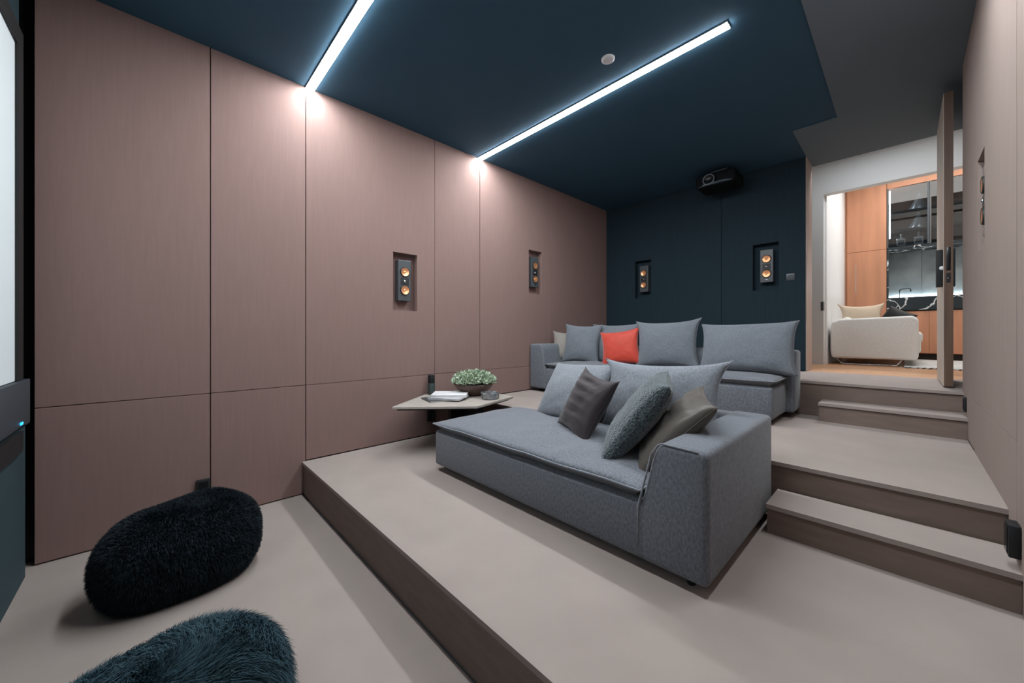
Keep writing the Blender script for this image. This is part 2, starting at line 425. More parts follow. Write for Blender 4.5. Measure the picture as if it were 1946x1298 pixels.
# ------------------------------------------------------------------ speakers in the recesses
def make_speaker():
    t = thing('wall_speaker', 'x', 'speaker', (0, 0, 0), 'speakers in the wall recesses')
    w, h, d = 0.132, 0.39, 0.085
    obj('cabinet', box(BM(), -w / 2, w / 2, 0, d, -h / 2, h / 2, bevel=0.004), 'speaker', t, world_coords=False)
    for zc in (0.082, -0.092):
        wf = obj('woofer', lathe(BM(), [(0.0, 0.0015), (0.012, 0.003), (0.036, 0.008), (0.041, 0.0095)], 24, (0, 0, zc), 'y', cap=False), 'copper', t, True, False)
        obj('surround', lathe(BM(), [(0.040, 0.0), (0.041, 0.011), (0.046, 0.011), (0.050, 0.0)], 24, (0, 0, zc), 'y', loop=True), 'rubber', wf, True, False)
        obj('dust_cap', lathe(BM(), [(0.013, 0.003), (0.009, 0.007), (0.0, 0.009)], 16, (0, 0, zc), 'y'), 'copper', wf, True, False)
    tw = obj('tweeter', box(BM(), -0.042, 0.042, -0.004, 0.0, -0.042, 0.026, bevel=0.002), 'rubber', t, False, False)
    obj('dome', lathe(BM(), [(0.014, 0.0), (0.011, 0.007), (0.0, 0.010)], 16, (0, -0.004, -0.008), 'y'), 'chrome', tw, True, False)
    obj('badge', box(BM(), -0.014, 0.014, -0.003, 0, -0.168, -0.160), 'chrome', t, False, False)
    return t
def copy_tree(o, parent=None):
    c = o.copy(); COL.objects.link(c); c.parent = parent
    for ch in [k for k in bpy.data.objects if k.parent == o and k not in made]:
        made.add(copy_tree(ch, c))
    return c
made = set()
sp0 = make_speaker()
sp_spots = [((XL - 0.012, 1.735, 1.795), 90, 'slate speaker in the left wall recess above the side table'),
            ((XL - 0.010, 3.575, 2.085), 90, 'slim dark speaker in the left wall recess nearer the corner'),
            ((-2.675, YB + 0.0, 2.10), 0, 'speaker in the navy wall recess left of the projector'),
            ((-1.13, YB + 0.0, 2.09), 0, 'grey speaker with two copper cones beside the wall switch'),
            ((XR + 0.012, 3.335, 2.03), -90, 'speaker seen edge on in the right wall recess')]
kids = [k for k in bpy.data.objects if k.parent == sp0]
sub = {k: [g for g in bpy.data.objects if g.parent == k] for k in kids}
for i, (loc, rz, lab) in enumerate(sp_spots):
    if i == 0: s = sp0
    else:
        s = sp0.copy(); COL.objects.link(s)
        for k in kids:
            c = k.copy(); COL.objects.link(c); c.parent = s
            for g in sub[k]:
                d = g.copy(); COL.objects.link(d); d.parent = c
    s.location = loc; s.rotation_euler = (0, 0, R(rz)); s['label'] = lab

# ------------------------------------------------------------------ projector, switch, wall boxes
pj = thing('projector', 'black projector hanging from the ceiling near the navy wall', 'projector', (-1.55, 4.95, ZC - 0.24))
bx('body', (-1.76, -1.33, 4.78, 5.12, ZC - 0.215, ZC - 0.075), 'projector', pj, bevel=0.02, seg=3)
ln = obj('lens', lathe(BM(), [(0.030, -0.01), (0.062, 0.0), (0.066, 0.035), (0.056, 0.045), (0.048, 0.030), (0.036, 0.022), (0.0, 0.018)], 28, (-1.60, 4.785, ZC - 0.150), 'y'), 'blackgloss', pj, True)
bm = BM(); lathe(bm, [(0.052, 0.042), (0.060, 0.052), (0.068, 0.044), (0.060, 0.034)], 28, (-1.60, 4.785, ZC - 0.150), 'y', loop=True)
obj('lens_ring', bm, 'ring', ln, True)
lip = BM(); prism(lip, [(-1.74, 4.782), (-1.66, 4.74), (-1.42, 4.74), (-1.36, 4.782)], ZC - 0.212, ZC - 0.190, bevel=0.004)
obj('front_lip', lip, 'chrome', pj)
bx('mount_plate', (-1.62, -1.44, 4.88, 5.02, ZC - 0.03, ZC - 0.013), 'slate', pj, bevel=0.004)
bx('mount_post', (-1.56, -1.51, 4.93, 4.98, ZC - 0.08, ZC - 0.03), 'black', pj)

sw = thing('wall_switch', 'small grey wall switch near the doorway', 'switch', (-0.895, YB, 1.93))
bx('plate', (-0.938, -0.858, YB - 0.008, YB - 0.0005, 1.893, 1.973), 'speaker', sw, bevel=0.003)
bx('rocker', (-0.92, -0.876, YB - 0.012, YB - 0.008, 1.912, 1.954), 'slate', sw)

def wall_box(label, dims, face):
    c = ((dims[0] + dims[1]) / 2, (dims[2] + dims[3]) / 2, dims[4])
    t = thing('wall_socket', label, 'socket', c, 'small black boxes low on the walls')
    bx('case', dims, 'black', t, bevel=0.004)
    x0, x1, y0, y1, z0, z1 = dims
    xx = (x1, x1 + 0.003) if face > 0 else (x0 - 0.003, x0)
    bx('cover', (xx[0], xx[1], y0 + .012, y1 - .012, z0 + .012, z1 - .012), 'blackgloss', t)
wall_box('small black box on the left wall behind the dark fur pouf', (XL + .0005, XL + .03, 0.195, 0.268, 0.19, 0.29), 1)
wall_box('small black wall box under the side table', (XL + .0005, XL + .03, 1.97, 2.05, 0.40, 0.52), 1)
wall_box('black box low on the right wall above the half step', (XR - .030, XR - .0005, 2.285, 2.362, 0.455, 0.575), -1)
wall_box('black box low on the right wall by the doorway landing', (XR - .012, XR - .0005, 4.02, 4.10, 0.745, 0.845), -1)

# ------------------------------------------------------------------ soft things
def pillow_mesh(w, h, t, n=26, pinch=0.10, wr=0.0, seed=0, ears=0.0, sag=0.0, lines=0.0, power=0.42):
    """knife-edge cushion: x width, z height (0..h), y thickness, front at -y"""
    bm = BM(); front = {}; back = {}
    off = Vector((seed * 7.3, seed * 3.1, seed * 1.7))
    for i in range(n + 1):
        for j in range(n + 1):
            u = -1 + 2 * i / n; v = -1 + 2 * j / n
            # ease the parameter towards the seams
            u = math.sin(u * math.pi / 2) * .6 + u * .4; v = math.sin(v * math.pi / 2) * .6 + v * .4
            x = w / 2 * u * (1 - pinch * (1 - v * v) * abs(u) ** 1.5)
            z = h / 2 * v * (1 - pinch * (1 - u * u) * abs(v) ** 1.5)
            c = (abs(u) * abs(v)) ** 6
            x *= 1 + ears * c; z *= 1 + ears * c
            f = max(0.0, (1 - u * u) * (1 - v * v)) ** power
            th = t / 2 * f * (1 - sag * v)
            p = Vector((x * 3.2, 0, z * 3.2)) + off
            nz = noise.noise(p * 1.6) * wr + noise.noise(p * 4.0) * wr * .45
            # creases that run in from the corners
            cr = 0
            for su in (-1, 1):
                for sv in (-1, 1):
                    a = math.atan2(v - sv, u - su); d = math.hypot(u - su, v - sv)
                    cr += math.sin(a * 17 + seed) * math.exp(-d * 2.1) * min(1, d * 3)
            ln = lines * math.sin(z * 95 + x * 5 + 3.5 * noise.noise(p * 1.1)) * math.exp(-((u + .1) / .55) ** 2) * (0.7 + 0.6 * noise.noise(p * .8 + Vector((5, 5, 5))))
            e = min(1, f * 1.5)
            sk = 0.012 * noise.noise(p * .7 + Vector((9, 0, 0)))
            yf = -th - (nz + cr * wr * .8 + ln) * e
            yb = th + nz * .5 * e
            bord = i in (0, n) or j in (0, n)
            vf = bm.verts.new((x, (0 if bord else yf) + sk, z + h / 2)); front[i, j] = vf
            back[i, j] = vf if bord else bm.verts.new((x, yb + sk, z + h / 2))
    for i in range(n):
        for j in range(n):
            bm.faces.new((front[i, j], front[i + 1, j], front[i + 1, j + 1], front[i, j + 1]))
            q = (back[i, j], back[i, j + 1], back[i + 1, j + 1], back[i + 1, j])
            bm.faces.new(q)
    bmesh.ops.recalc_face_normals(bm, faces=bm.faces[:])
    border = [(i, 0) for i in range(n)] + [(n, j) for j in range(n)] + [(i, n) for i in range(n, 0, -1)] + [(0, j) for j in range(n, 0, -1)]
    return bm, [front[k].co.copy() for k in border]

def pillow(label, base, yaw, tilt, w, h, t, m, roll=0.0, group=None, pipe=None, name='cushion', **kw):
    """base: middle of the bottom edge; yaw: heading of the front (0 = towards -y); tilt: lean back; roll: turn in its own plane"""
    bm, bord = pillow_mesh(w, h, t, **kw)
    e = thing(name, label, 'cushion', base, group)
    rot = Matrix.Rotation(R(yaw), 4, 'Z') @ Matrix.Rotation(R(-tilt), 4, 'X') @ Matrix.Translation((0, 0, h / 2)) @ Matrix.Rotation(R(roll), 4, 'Y') @ Matrix.Translation((0, 0, -h / 2))
    bm.transform(rot)
    obj('cover', bm, m, e, True, False)
    bp = tube(BM(), [rot @ p for p in bord], 0.0022 if pipe is None else 0.004, 6, closed=True)
    obj('seam', bp, pipe or m, e, True, False)
    return e

def seat_cushion(parent, x0, x1, y0, y1, z0, zs, z1, m, seed=0, nx=60, ny=36, over=0.012):
    """loose seat cushion: gusset below the seam at zs, crowned top up to z1"""
    bm = BM()
    cx, cy = (x0 + x1) / 2, (y0 + y1) / 2
    top = {}
    for i in range(nx + 1):
        for j in range(ny + 1):
            u = -1 + 2 * i / nx; v = -1 + 2 * j / ny
            ue = math.sin(u * math.pi / 2) * .45 + u * .55; ve = math.sin(v * math.pi / 2) * .45 + v * .55
            x = cx + ue * ((x1 - x0) / 2 + over); y = cy + ve * ((y1 - y0) / 2 + over)
            f = (max(0, 1 - abs(ue) ** 3.0) * max(0, 1 - abs(ve) ** 3.0)) ** 0.40
            p = Vector((x * 2.2 + seed, y * 2.2, 0))
            wr = 0.010 * noise.noise(p * 1.5) + 0.006 * noise.noise(p * 4.2)
            edge = 0.006 * noise.noise(p * 2.3 + Vector((3, 3, 3)))
            top[i, j] = bm.verts.new((x, y, zs + edge + (z1 - zs + wr) * f))
    for i in range(nx):
        for j in range(ny):
            bm.faces.new((top[i, j], top[i + 1, j], top[i + 1, j + 1], top[i, j + 1]))
    border = [(i, 0) for i in range(nx)] + [(nx, j) for j in range(ny)] + [(i, ny) for i in range(nx, 0, -1)] + [(0, j) for j in range(ny, 0, -1)]
    ring = [top[k] for k in border]
    coords = [v.co.copy() for v in ring]
    prev = ring
    for (dz, ins) in ((-0.010, 0.010), (-0.028, 0.032), (z0 - zs, 0.040)):
        cur = []
        for v in coords:
            d = Vector((v.x - cx, v.y - cy, 0))
            sx = ((x1 - x0) / 2 + over - ins) / ((x1 - x0) / 2 + over); sy = ((y1 - y0) / 2 + over - ins) / ((y1 - y0) / 2 + over)
            cur.append(bm.verts.new((cx + d.x * sx, cy + d.y * sy, v.z + dz)))
        for a in range(len(ring)):
            b = (a + 1) % len(ring)
            bm.faces.new((prev[a], prev[b], cur[b], cur[a]))
        prev = cur
    bm.faces.new(prev)
    bmesh.ops.recalc_face_normals(bm, faces=bm.faces[:])
    c = obj('seat_cushion', bm, m, parent, True)
    off = Vector(parent.location)
    obj('piping', tube(BM(), [p - off for p in coords], 0.005, 6, closed=True), 'cush_light', c, True, False)
    return c

def soft_box(bm, x0, x1, y0, y1, z0, z1, r=0.03, seg=4):
    return box(bm, x0, x1, y0, y1, z0, z1, bevel=r, seg=seg)

def foot(parent, x, y, z0, z1):
    obj('foot', lathe(BM(), [(0.016, z0), (0.018, z0 + .004), (0.018, z1)], 12, (x, y, 0)), 'black', parent, True)

# ---- front sofa (on the first platform)
SX0, SX1, SY0, SY1 = -2.435, -0.512, 1.515, 2.515
fs = thing('sofa', 'large grey lounge sofa with one wide arm on the lower platform', 'sofa', (-1.47, 2.0, Z1), 'grey lounge sofas')
b = soft_box(BM(), SX0, -0.755, SY0, SY1 - 0.01, Z1 + 0.042, Z1 + 0.300, 0.025)
autosmooth(obj('base', b, 'sofa', fs), 50)
AT = 0.828
# arm: outer face upright, inner face leaning, top softly rounded
bm = BM()
prof = [(-0.795, Z1 + 0.04), (-0.512, Z1 + 0.04), (-0.512, AT), (-0.705, AT), (-0.735, AT - 0.06), (-0.795, Z1 + 0.26)]
prism(bm, prof, SY0, SY1, axis='y', bevel=0.028, seg=4)
autosmooth(obj('arm', bm, 'sofa', fs), 50)
off = Vector(fs.location)
pp = [(-0.797, SY0 + .002, Z1 + 0.10), (-0.797, SY0 - .002, Z1 + 0.27), (-0.737, SY0 - .002, AT - 0.055), (-0.712, SY0 + .006, AT - 0.012), (-0.695, SY0 + .008, AT - .003), (-0.55, SY0 + .006, AT - .008)]
obj('piping', tube(BM(), pp, 0.0045, 6), 'cush_light', fs, True)
# low back that joins the arm
bm = BM()
prof = [(SY1 - 0.20, Z1 + 0.045), (SY1 - .004, Z1 + 0.045), (SY1 - .004, AT - .006), (SY1 - 0.13, AT - .006), (SY1 - 0.16, AT - 0.055)]
prism(bm, prof, -1.98, -0.54, axis='x', bevel=0.028, seg=4)
autosmooth(obj('back', bm, 'sofa', fs), 50)
seat_cushion(fs, SX0 + 0.004, -0.800, SY0 + 0.006, SY1 - 0.12, Z1 + 0.30, Z1 + 0.345, Z1 + 0.395, 'sofa_seat', 1)
for x, y in ((SX0 + 0.09, SY0 + 0.09), (-0.60, SY0 + 0.07), (SX0 + 0.09, SY1 - 0.09), (-0.60, SY1 - 0.09)):
    foot(fs, x, y, Z1, Z1 + 0.045)
bx('plinth', (SX0 + 0.12, -0.60, SY0 + 0.12, SY1 - 0.05, Z1 + 0.003, Z1 + 0.05), 'black', fs)

# ---- rear sofa (on the second platform)
BX0, BX1, BY0, BY1 = -3.285, -0.70, 3.46, 4.185
rs = thing('sofa', 'long grey sofa with a row of cushions in front of the navy wall', 'sofa', (-2.0, 3.85, Z2), 'grey lounge sofas')
XM = -1.66
autosmooth(obj('base', soft_box(BM(), -3.05, XM - 0.004, BY0, BY1 - 0.02, Z2 + 0.042, Z2 + 0.30, 0.025), 'sofa', rs), 50)
autosmooth(obj('base', soft_box(BM(), XM + 0.004, BX1, BY0, BY1 - 0.02, Z2 + 0.042, Z2 + 0.30, 0.025), 'sofa', rs), 50)
bm = BM(); prism(bm, [(-3.285, Z2 + .04), (-3.03, Z2 + .04), (-3.03, Z2 + .26), (-3.07, Z2 + .54), (-3.10, Z2 + .592), (-3.285, Z2 + .592)], BY0 - 0.02, BY1, axis='y', bevel=0.025, seg=4)
autosmooth(obj('arm', bm, 'sofa', rs), 50)
for xa, xb in ((-3.08, XM - .004), (XM + .004, -0.638)):
    bm = BM(); prism(bm, [(BY1 - 0.30, Z2 + .05), (BY1 - .01, Z2 + .05), (BY1, Z2 + .575), (BY1 - 0.19, Z2 + .575), (BY1 - 0.24, Z2 + .50)], xa, xb, axis='x', bevel=0.025, seg=4)
    autosmooth(obj('back', bm, 'sofa', rs), 50)
seat_cushion(rs, -3.035, XM - .006, BY0 + .004, BY1 - .20, Z2 + .30, Z2 + .345, Z2 + .385, 'sofa_seat', 4, 48, 24)
seat_cushion(rs, XM + .006, BX1 - .004, BY0 + .004, BY1 - .20, Z2 + .30, Z2 + .345, Z2 + .385, 'sofa_seat', 9, 36, 24)
for x, y in ((-3.2, BY0 + .08), (-0.80, BY0 + .08), (-0.78, BY1 - .1), (-3.2, BY1 - .1)):
    foot(rs, x, y, Z2, Z2 + .045)
bx('plinth', (-3.2, -0.80, BY0 + .10, BY1 - .05, Z2 + .003, Z2 + .05), 'black', rs)

# ---- cushions on the front sofa
ZF = Z1 + 0.375
g1 = 'cushions on the front sofa'
pillow('pale grey back cushion at the open end of the front sofa', (-1.80, 2.22, ZF - .005), -12, 32, 0.64, 0.48, 0.17, 'cush_light', roll=-3, group=g1, pinch=.06, wr=.008, seed=2, ears=.05)
pillow('wide pale grey back cushion behind the darker ones on the front sofa', (-1.10, 2.29, ZF), -2, 14, 0.78, 0.47, 0.18, 'cush_light', roll=-2, group=g1, pinch=.10, wr=.010, seed=3, ears=.10)
pillow('dark plum cushion with crossways creases on the front sofa', (-1.48, 1.94, ZF - .005), -27, 27, 0.44, 0.43, 0.16, 'plum', roll=6, group=g1, pinch=.12, wr=.010, seed=4, lines=.018, ears=.05)
pillow('dark teal grey boucle cushion leaning in the middle of the front sofa', (-1.15, 1.86, ZF - .01), -62, 36, 0.47, 0.51, 0.17, 'boucle', roll=5, group=g1, pinch=.03, wr=.012, seed=5, ears=.05, power=.30)
pillow('taupe satin cushion against the arm of the front sofa', (-0.96, 1.85, ZF - .01), -60, 43, 0.45, 0.47, 0.15, 'taupe', roll=6, group=g1, pinch=.05, wr=.012, seed=6, lines=.018, ears=.04, power=.34)

# ---- cushions on the rear sofa
ZR = Z2 + 0.372
g2 = 'cushions on the rear sofa'
pillow('beige linen cushion half hidden in the corner of the rear sofa', (-3.02, 3.80, ZR), 18, 16, 0.36, 0.39, 0.13, 'beige', group=g2, pinch=.12, wr=.008, seed=11, ears=.08)
pillow('grey cushion left of the orange one on the rear sofa', (-2.73, 3.75, ZR), 14, 12, 0.46, 0.465, 0.15, 'cush', roll=2, group=g2, pinch=.08, wr=.010, seed=12, ears=.07)
pillow('grey cushion standing behind the orange one on the rear sofa', (-2.39, 3.90, ZR), 4, 12, 0.58, 0.47, 0.14, 'cush', group=g2, pinch=.07, wr=.006, seed=13, ears=.05)
pillow('bright orange red cushion on the rear sofa', (-2.19, 3.72, ZR), 12, 16, 0.43, 0.40, 0.14, 'orange', roll=-8, group=g2, pinch=.10, wr=.009, seed=14, ears=.06)
pillow('grey cushion right of the orange one on the rear sofa', (-1.71, 3.82, ZR), 8, 12, 0.62, 0.49, 0.17, 'cush', roll=-2, group=g2, pinch=.09, wr=.008, seed=15, ears=.09)
pillow('widest grey cushion at the right end of the rear sofa', (-0.985, 3.78, ZR), 2, 16, 0.74, 0.46, 0.20, 'cush', roll=-1, group=g2, pinch=.05, wr=.010, seed=16, ears=.05)

# ------------------------------------------------------------------ fur poufs
def blob(bm, length, width, height, n=40, m=24, seed=0, ridge=0.0):
    """bean shaped pouf: long in y, flat underside"""
    rings = []
    for i in range(m + 1):
        th = math.pi * i / m
        ring = []
        for k in range(n):
            ph = 2 * math.pi * k / n
            sx = math.sin(th) ** 0.75; c = math.cos(th)
            cx = math.copysign(abs(math.cos(ph)) ** 0.85, math.cos(ph)); sy = math.copysign(abs(math.sin(ph)) ** 0.85, math.sin(ph))
            x = width / 2 * sx * cx; y = length / 2 * sx * sy
            z = height / 2 * math.copysign(abs(c) ** 0.8, c)
            z = max(z, -height * .40)
            t = y / length + .5
            if z > 0: z *= 0.92 + ridge * (t - .5) + 0.16 * noise.noise(Vector((x * 3 + seed, y * 5 + .4, z)))
            ring.append((x, y, z + height * .40))
        rings.append(ring)
    vs = [[bm.verts.new(p) for p in r] for r in rings]
    for a, b2 in zip(vs, vs[1:]):
        for k in range(n):
            bm.faces.new((a[k], a[(k + 1) % n], b2[(k + 1) % n], b2[k]))
    bmesh.ops.remove_doubles(bm, verts=bm.verts[:], dist=1e-4)
    bmesh.ops.recalc_face_normals(bm, faces=bm.faces[:])
    return bm

def fur_mesh(me, count, length, width, seed, droop=0.5, clump=0.0):
    rng = np.random.default_rng(seed)
    me.calc_loop_triangles()
    V = np.array([v.co[:] for v in me.vertices]); VN = np.array([v.normal[:] for v in me.vertices])
    T = np.array([t.vertices[:] for t in me.loop_triangles])
    A = V[T]; ar = np.linalg.norm(np.cross(A[:, 1] - A[:, 0], A[:, 2] - A[:, 0]), axis=1)
    low = A[:, :, 2].mean(axis=1) < 0.012
    ar[low] = 0
    pick = rng.choice(len(T), count, p=ar / ar.sum())
    r1 = np.sqrt(rng.random(count)); r2 = rng.random(count)
    w = np.stack([1 - r1, r1 * (1 - r2), r1 * r2], 1)
    P = (V[T[pick]] * w[:, :, None]).sum(1); N = (VN[T[pick]] * w[:, :, None]).sum(1)
    N /= np.linalg.norm(N, axis=1)[:, None]
    ph = 9 * P
    flow = np.stack([np.sin(ph[:, 1] * 2.3 + ph[:, 2]), np.cos(ph[:, 0] * 2.1 + ph[:, 2] * 1.3), -0.6 + 0.3 * np.sin(ph[:, 0] * 3)], 1)
    D = N + 0.55 * flow * clump + rng.normal(0, .28, (count, 3)); D /= np.linalg.norm(D, axis=1)[:, None]
    L = length * (0.6 + 0.7 * rng.random(count))[:, None]
    g = np.array([0, 0, -1.0])
    p0 = P - N * 0.004; p1 = P + D * L * .5; p2 = p1 + (D + droop * g + flow * clump * .5) * L * .5
    p2[:, 2] = np.maximum(p2[:, 2], 0.004); p1[:, 2] = np.maximum(p1[:, 2], 0.004)
    S = np.cross(D, rng.normal(0, 1, (count, 3))); S /= np.linalg.norm(S, axis=1)[:, None]
    S *= width
    verts = np.stack([p0 - S, p0 + S, p1 - S * .8, p1 + S * .8, p2], 1).reshape(-1, 3)
    base = (np.arange(count) * 5)[:, None]
    f = np.concatenate([base + np.array([[0, 1, 3]]), base + np.array([[0, 3, 2]]), base + np.array([[2, 3, 4]])], 0)
    out = bpy.data.meshes.new('fur')
    out.from_pydata(verts.tolist(), [], f.tolist())
    for p in out.polygons: p.use_smooth = True
    return out

def pouf(label, loc, rz, tilt, dims, m, count, flen, seed, ridge, clump):
    t = thing('fur_pouf', label, 'pouf', loc, 'shaggy floor poufs')
    t.rotation_euler = (0, 0, R(rz))
    bm = blob(BM(), *dims, seed=seed, ridge=ridge)
    bd = obj('body', bm, m, t, True, False)
    fm = fur_mesh(bd.data, count, flen, 0.0016, seed, 0.5, clump)
    fm.materials.append(M[m])
    f = bpy.data.objects.new('fur', fm); COL.objects.link(f); f.parent = t; f['kind'] = 'stuff'
pouf('dark shaggy pouf lying by the left wall', (-2.57, 0.105, 0.0), 2, 0, (0.64, 0.46, 0.475), 'fur_backlit', 70000, 0.022, 3, 0.26, 0.2)
pouf('dark teal shaggy pouf cut off by the lower edge of the picture', (-1.46, 0.005, 0.0), -6, 0, (0.60, 0.46, 0.40), 'fur_teal', 45000, 0.045, 5, 0.24, 0.9)

# ------------------------------------------------------------------ side table and what stands on it
TZ = 0.68
tb = thing('side_table', 'angular stone topped side table between the wall and the front sofa', 'table', (-2.9, 2.0, Z1))
poly = [(-2.91, 1.405), (-2.455, 1.94), (-2.60, 2.49), (-3.06, 2.515), (-3.285, 2.30), (-3.285, 1.93)]
bm = BM(); prism(bm, poly, TZ - 0.022, TZ, bevel=0.003, seg=1); obj('table_top', bm, 'tabletop', tb)
ctr = Vector((-2.93, 2.06))
under = [tuple(ctr + (Vector(p) - ctr) * .93) for p in poly]
bm = BM(); prism(bm, under, TZ - 0.036, TZ - 0.0221); obj('apron', bm, 'black', tb)
bx('leg_panel', (-3.06, -2.62, 2.10, 2.14, Z1 + .012, TZ - .036), 'black', tb)
bx('leg_panel', (-2.90, -2.86, 1.95, 2.10, Z1 + .012, TZ - .036), 'black', tb)
bx('foot_plate', (-3.00, -2.60, 1.98, 2.30, Z1, Z1 + .012), 'black', tb)

pl = thing('plant_bowl', 'low dark wooden bowl of small pale green leaves on the side table', 'plant', (-2.93, 2.27, TZ))
bowl_c = (-2.93, 2.27, TZ)
obj('bowl', lathe(BM(), [(0.0, 0.0), (0.085, 0.0), (0.10, 0.010), (0.165, 0.065), (0.203, 0.118), (0.196, 0.118), (0.16, 0.075), (0.0, 0.06)], 40, bowl_c), 'bowl', pl, True)
obj('soil', lathe(BM(), [(0.185, 0.095), (0.12, 0.115), (0.0, 0.125)], 28, bowl_c), 'soil', pl, True)
rng = np.random.default_rng(5); nleaf = 1900
ang = rng.random(nleaf) * 2 * math.pi; rr = np.sqrt(rng.random(nleaf)) * 0.212
hh = 0.112 + (0.10 * (1 - (rr / 0.225) ** 4)) * (0.25 + 0.75 * rng.random(nleaf)) + 0.018 + rng.normal(0, .008, nleaf)
vv = []; ff = []
for k in range(nleaf):
    c = Vector((bowl_c[0] + rr[k] * math.cos(ang[k]) * 1.02, bowl_c[1] + rr[k] * math.sin(ang[k]) * 1.02, TZ + hh[k]))
    d = Vector((math.cos(ang[k]) * rr[k] * 4, math.sin(ang[k]) * rr[k] * 4, 0.6)) + Vector(rng.normal(0, .6, 3)); d.normalize()
    s = d.cross(Vector(rng.normal(0, 1, 3))); s.normalize(); l = 0.022 + .018 * rng.random()
    i0 = len(vv); up = d.cross(s) * l * .25
    vv += [c - d * l * .5, c + s * l * .38 + up, c + d * l * .6, c - s * l * .38 + up]; ff += [(i0, i0 + 1, i0 + 2), (i0, i0 + 2, i0 + 3)]
me = bpy.data.meshes.new('foliage'); me.from_pydata([tuple(v - Vector(pl.location)) for v in vv], [], ff); me.materials.append(M['leaf'])
fo = bpy.data.objects.new('foliage', me); COL.objects.link(fo); fo.parent = pl; fo['kind'] = 'stuff'

def book(label, c, z, w, d, h, rz, cover, cat='book'):
    t = thing('book', label, cat, (c[0], c[1], z), 'books on the side table'); t.rotation_euler = (0, 0, R(rz))
    obj('pages', box(BM(), -w / 2 + .004, w / 2 - .004, -d / 2 + .004, d / 2 - .004, .0015, h - .0015), 'paper', t, False, False)
    for z0, z1 in ((0, .0015), (h - .0015, h)):
        obj('cover', box(BM(), -w / 2, w / 2, -d / 2, d / 2, z0, z1), cover, t, False, False)
    obj('spine', box(BM(), -w / 2 - .0015, -w / 2 + .001, -d / 2, d / 2, 0, h), cover, t, False, False)
book('bottom book with a grey cover in the stack on the side table', (-2.935, 1.90), TZ, 0.30, 0.24, 0.012, 78, 'cover_dark')
book('middle grey magazine turned askew in the stack on the side table', (-2.89, 1.945), TZ + .0125, 0.31, 0.24, 0.014, 33, 'cover_grey')
book('top white book of the stack on the side table', (-2.92, 1.985), TZ + .027, 0.32, 0.25, 0.022, 48, 'cover_white')

at = thing('ashtray', 'faceted smoked glass dish beside the plant bowl', 'dish', (-2.64, 2.235, TZ))
bm = BM()
lathe(bm, [(0.0, 0.0), (0.072, 0.0), (0.082, 0.012), (0.086, 0.055), (0.078, 0.062), (0.062, 0.058), (0.052, 0.022), (0.0, 0.018)], 8, (-2.64, 2.235, TZ))
obj('dish', bm, 'smoked', at)
for k in range(4):
    a = math.pi / 4 + k * math.pi / 2
    bm = BM(); x, y = -2.64 + .072 * math.cos(a), 2.235 + .072 * math.sin(a)
    box(bm, x - .012, x + .012, y - .012, y + .012, TZ + .0575, TZ + .066, bevel=.003, seg=1); obj('rest', bm, 'smoked', at)

rc = thing('remote_tower', 'slim upright dark green box with a black top at the wall side of the table', 'device', (-3.235, 1.975, TZ))
bx('case', (-3.263, -3.207, 1.947, 2.003, TZ, TZ + .112), 'greenbox', rc, bevel=.003)
bx('black_top', (-3.260, -3.210, 1.950, 2.000, TZ + .1122, TZ + .195), 'black', rc, bevel=.003)

# ------------------------------------------------------------------ doorway, open door
dr = thing('door_1', 'open wooden door swung back against the right wall', 'door', (0.235, 4.86, Z3))
dr['kind'] = 'structure'
DX0, DX1, DY0, DY1, DZ1 = 0.212, 0.262, 4.45, 5.27, 3.16
bx('leaf', (DX0 + .002, DX1, DY0, DY1, Z3 + .010, DZ1), 'doorwood', dr)
bx('face_veneer', (DX0 - .001, DX0 + .002, DY0 + .001, DY1, Z3 + .010, DZ1), 'doorface', dr)
bx('pull_slot', (0.226, 0.248, DY0 - .002, DY0 + .004, 1.775, 1.955), 'blackgloss', dr, bevel=.001)
lk = bx('lock_plate', (0.226, 0.248, DY0 - .002, DY0 + .004, 1.680, 1.755), 'black', dr)
obj('bolt', lathe(BM(), [(0.006, 0), (0.006, 0.004), (0, 0.005)], 12, (0.237, DY0 - .002, 1.715), 'y'), 'chrome', lk, True)
hp = bx('handle_plate', (DX0 - .036, DX0 - .001, DY0 + .03, DY0 + .11, 1.655, 1.945), 'black', dr, bevel=.003)
obj('thumb_turn', lathe(BM(), [(0.016, 0.0), (0.016, 0.006), (0.0, 0.008)], 16, (DX0 - .006, DY0 + .032, 1.80), 'y'), 'whiteplastic', hp, True)
bx('handle_plate', (DX1, DX1 + .012, DY0 + .03, DY0 + .11, 1.655, 1.945), 'slate', dr)
for z in (1.1, 2.0, 2.95):
    obj('hinge', lathe(BM(), [(0.008, z), (0.008, z + .1)], 10, (DX1 + .006, DY1 - .012, 0)), 'chrome', dr, True)

# ------------------------------------------------------------------ hall and living room beyond the doorway
YH, YW = 6.60, 9.0       # plane of the white wall opposite, plane of the cabinet fronts
tag(bx('floor_hall', (-2.2, 3.6, 5.29, YW + 0.7, Z3 - .06, Z3 - .012), 'parquet'), 'warm oak floor beyond the doorway', kind='structure')
fl = bpy.data.objects['floor_hall']
k = 0
y = 5.292
while y < 8.6:                      # boards run across the opening
    x = -2.1 + (0.37 * k) % 1.0
    while x < 1.6:
        if x + 1.3 > -1.2 and x < 0.7:
            bx('plank', (x + .0012, x + 1.2988, y + .0012, y + .1588, Z3 - .013, Z3 - .001), 'parquet', fl)
        x += 1.3
    y += 0.16; k += 1
hall = struct('wall_hall', (-2.2, -0.76, YH, YH + 0.12, Z3 - .01, 3.7), 'white', 'white wall opposite the doorway')
bx('header', (-0.76, 2.2, YH, YH + 0.12, 3.185, 3.7), 'white', hall)
bx('strike_plate', (-0.7605, -0.757, YH + .02, YH + .05, 1.60, 1.72), 'black', hall)
bx('strike_lip', (-0.790, -0.7602, YH - .002, YH, 1.60, 1.72), 'chrome', hall)
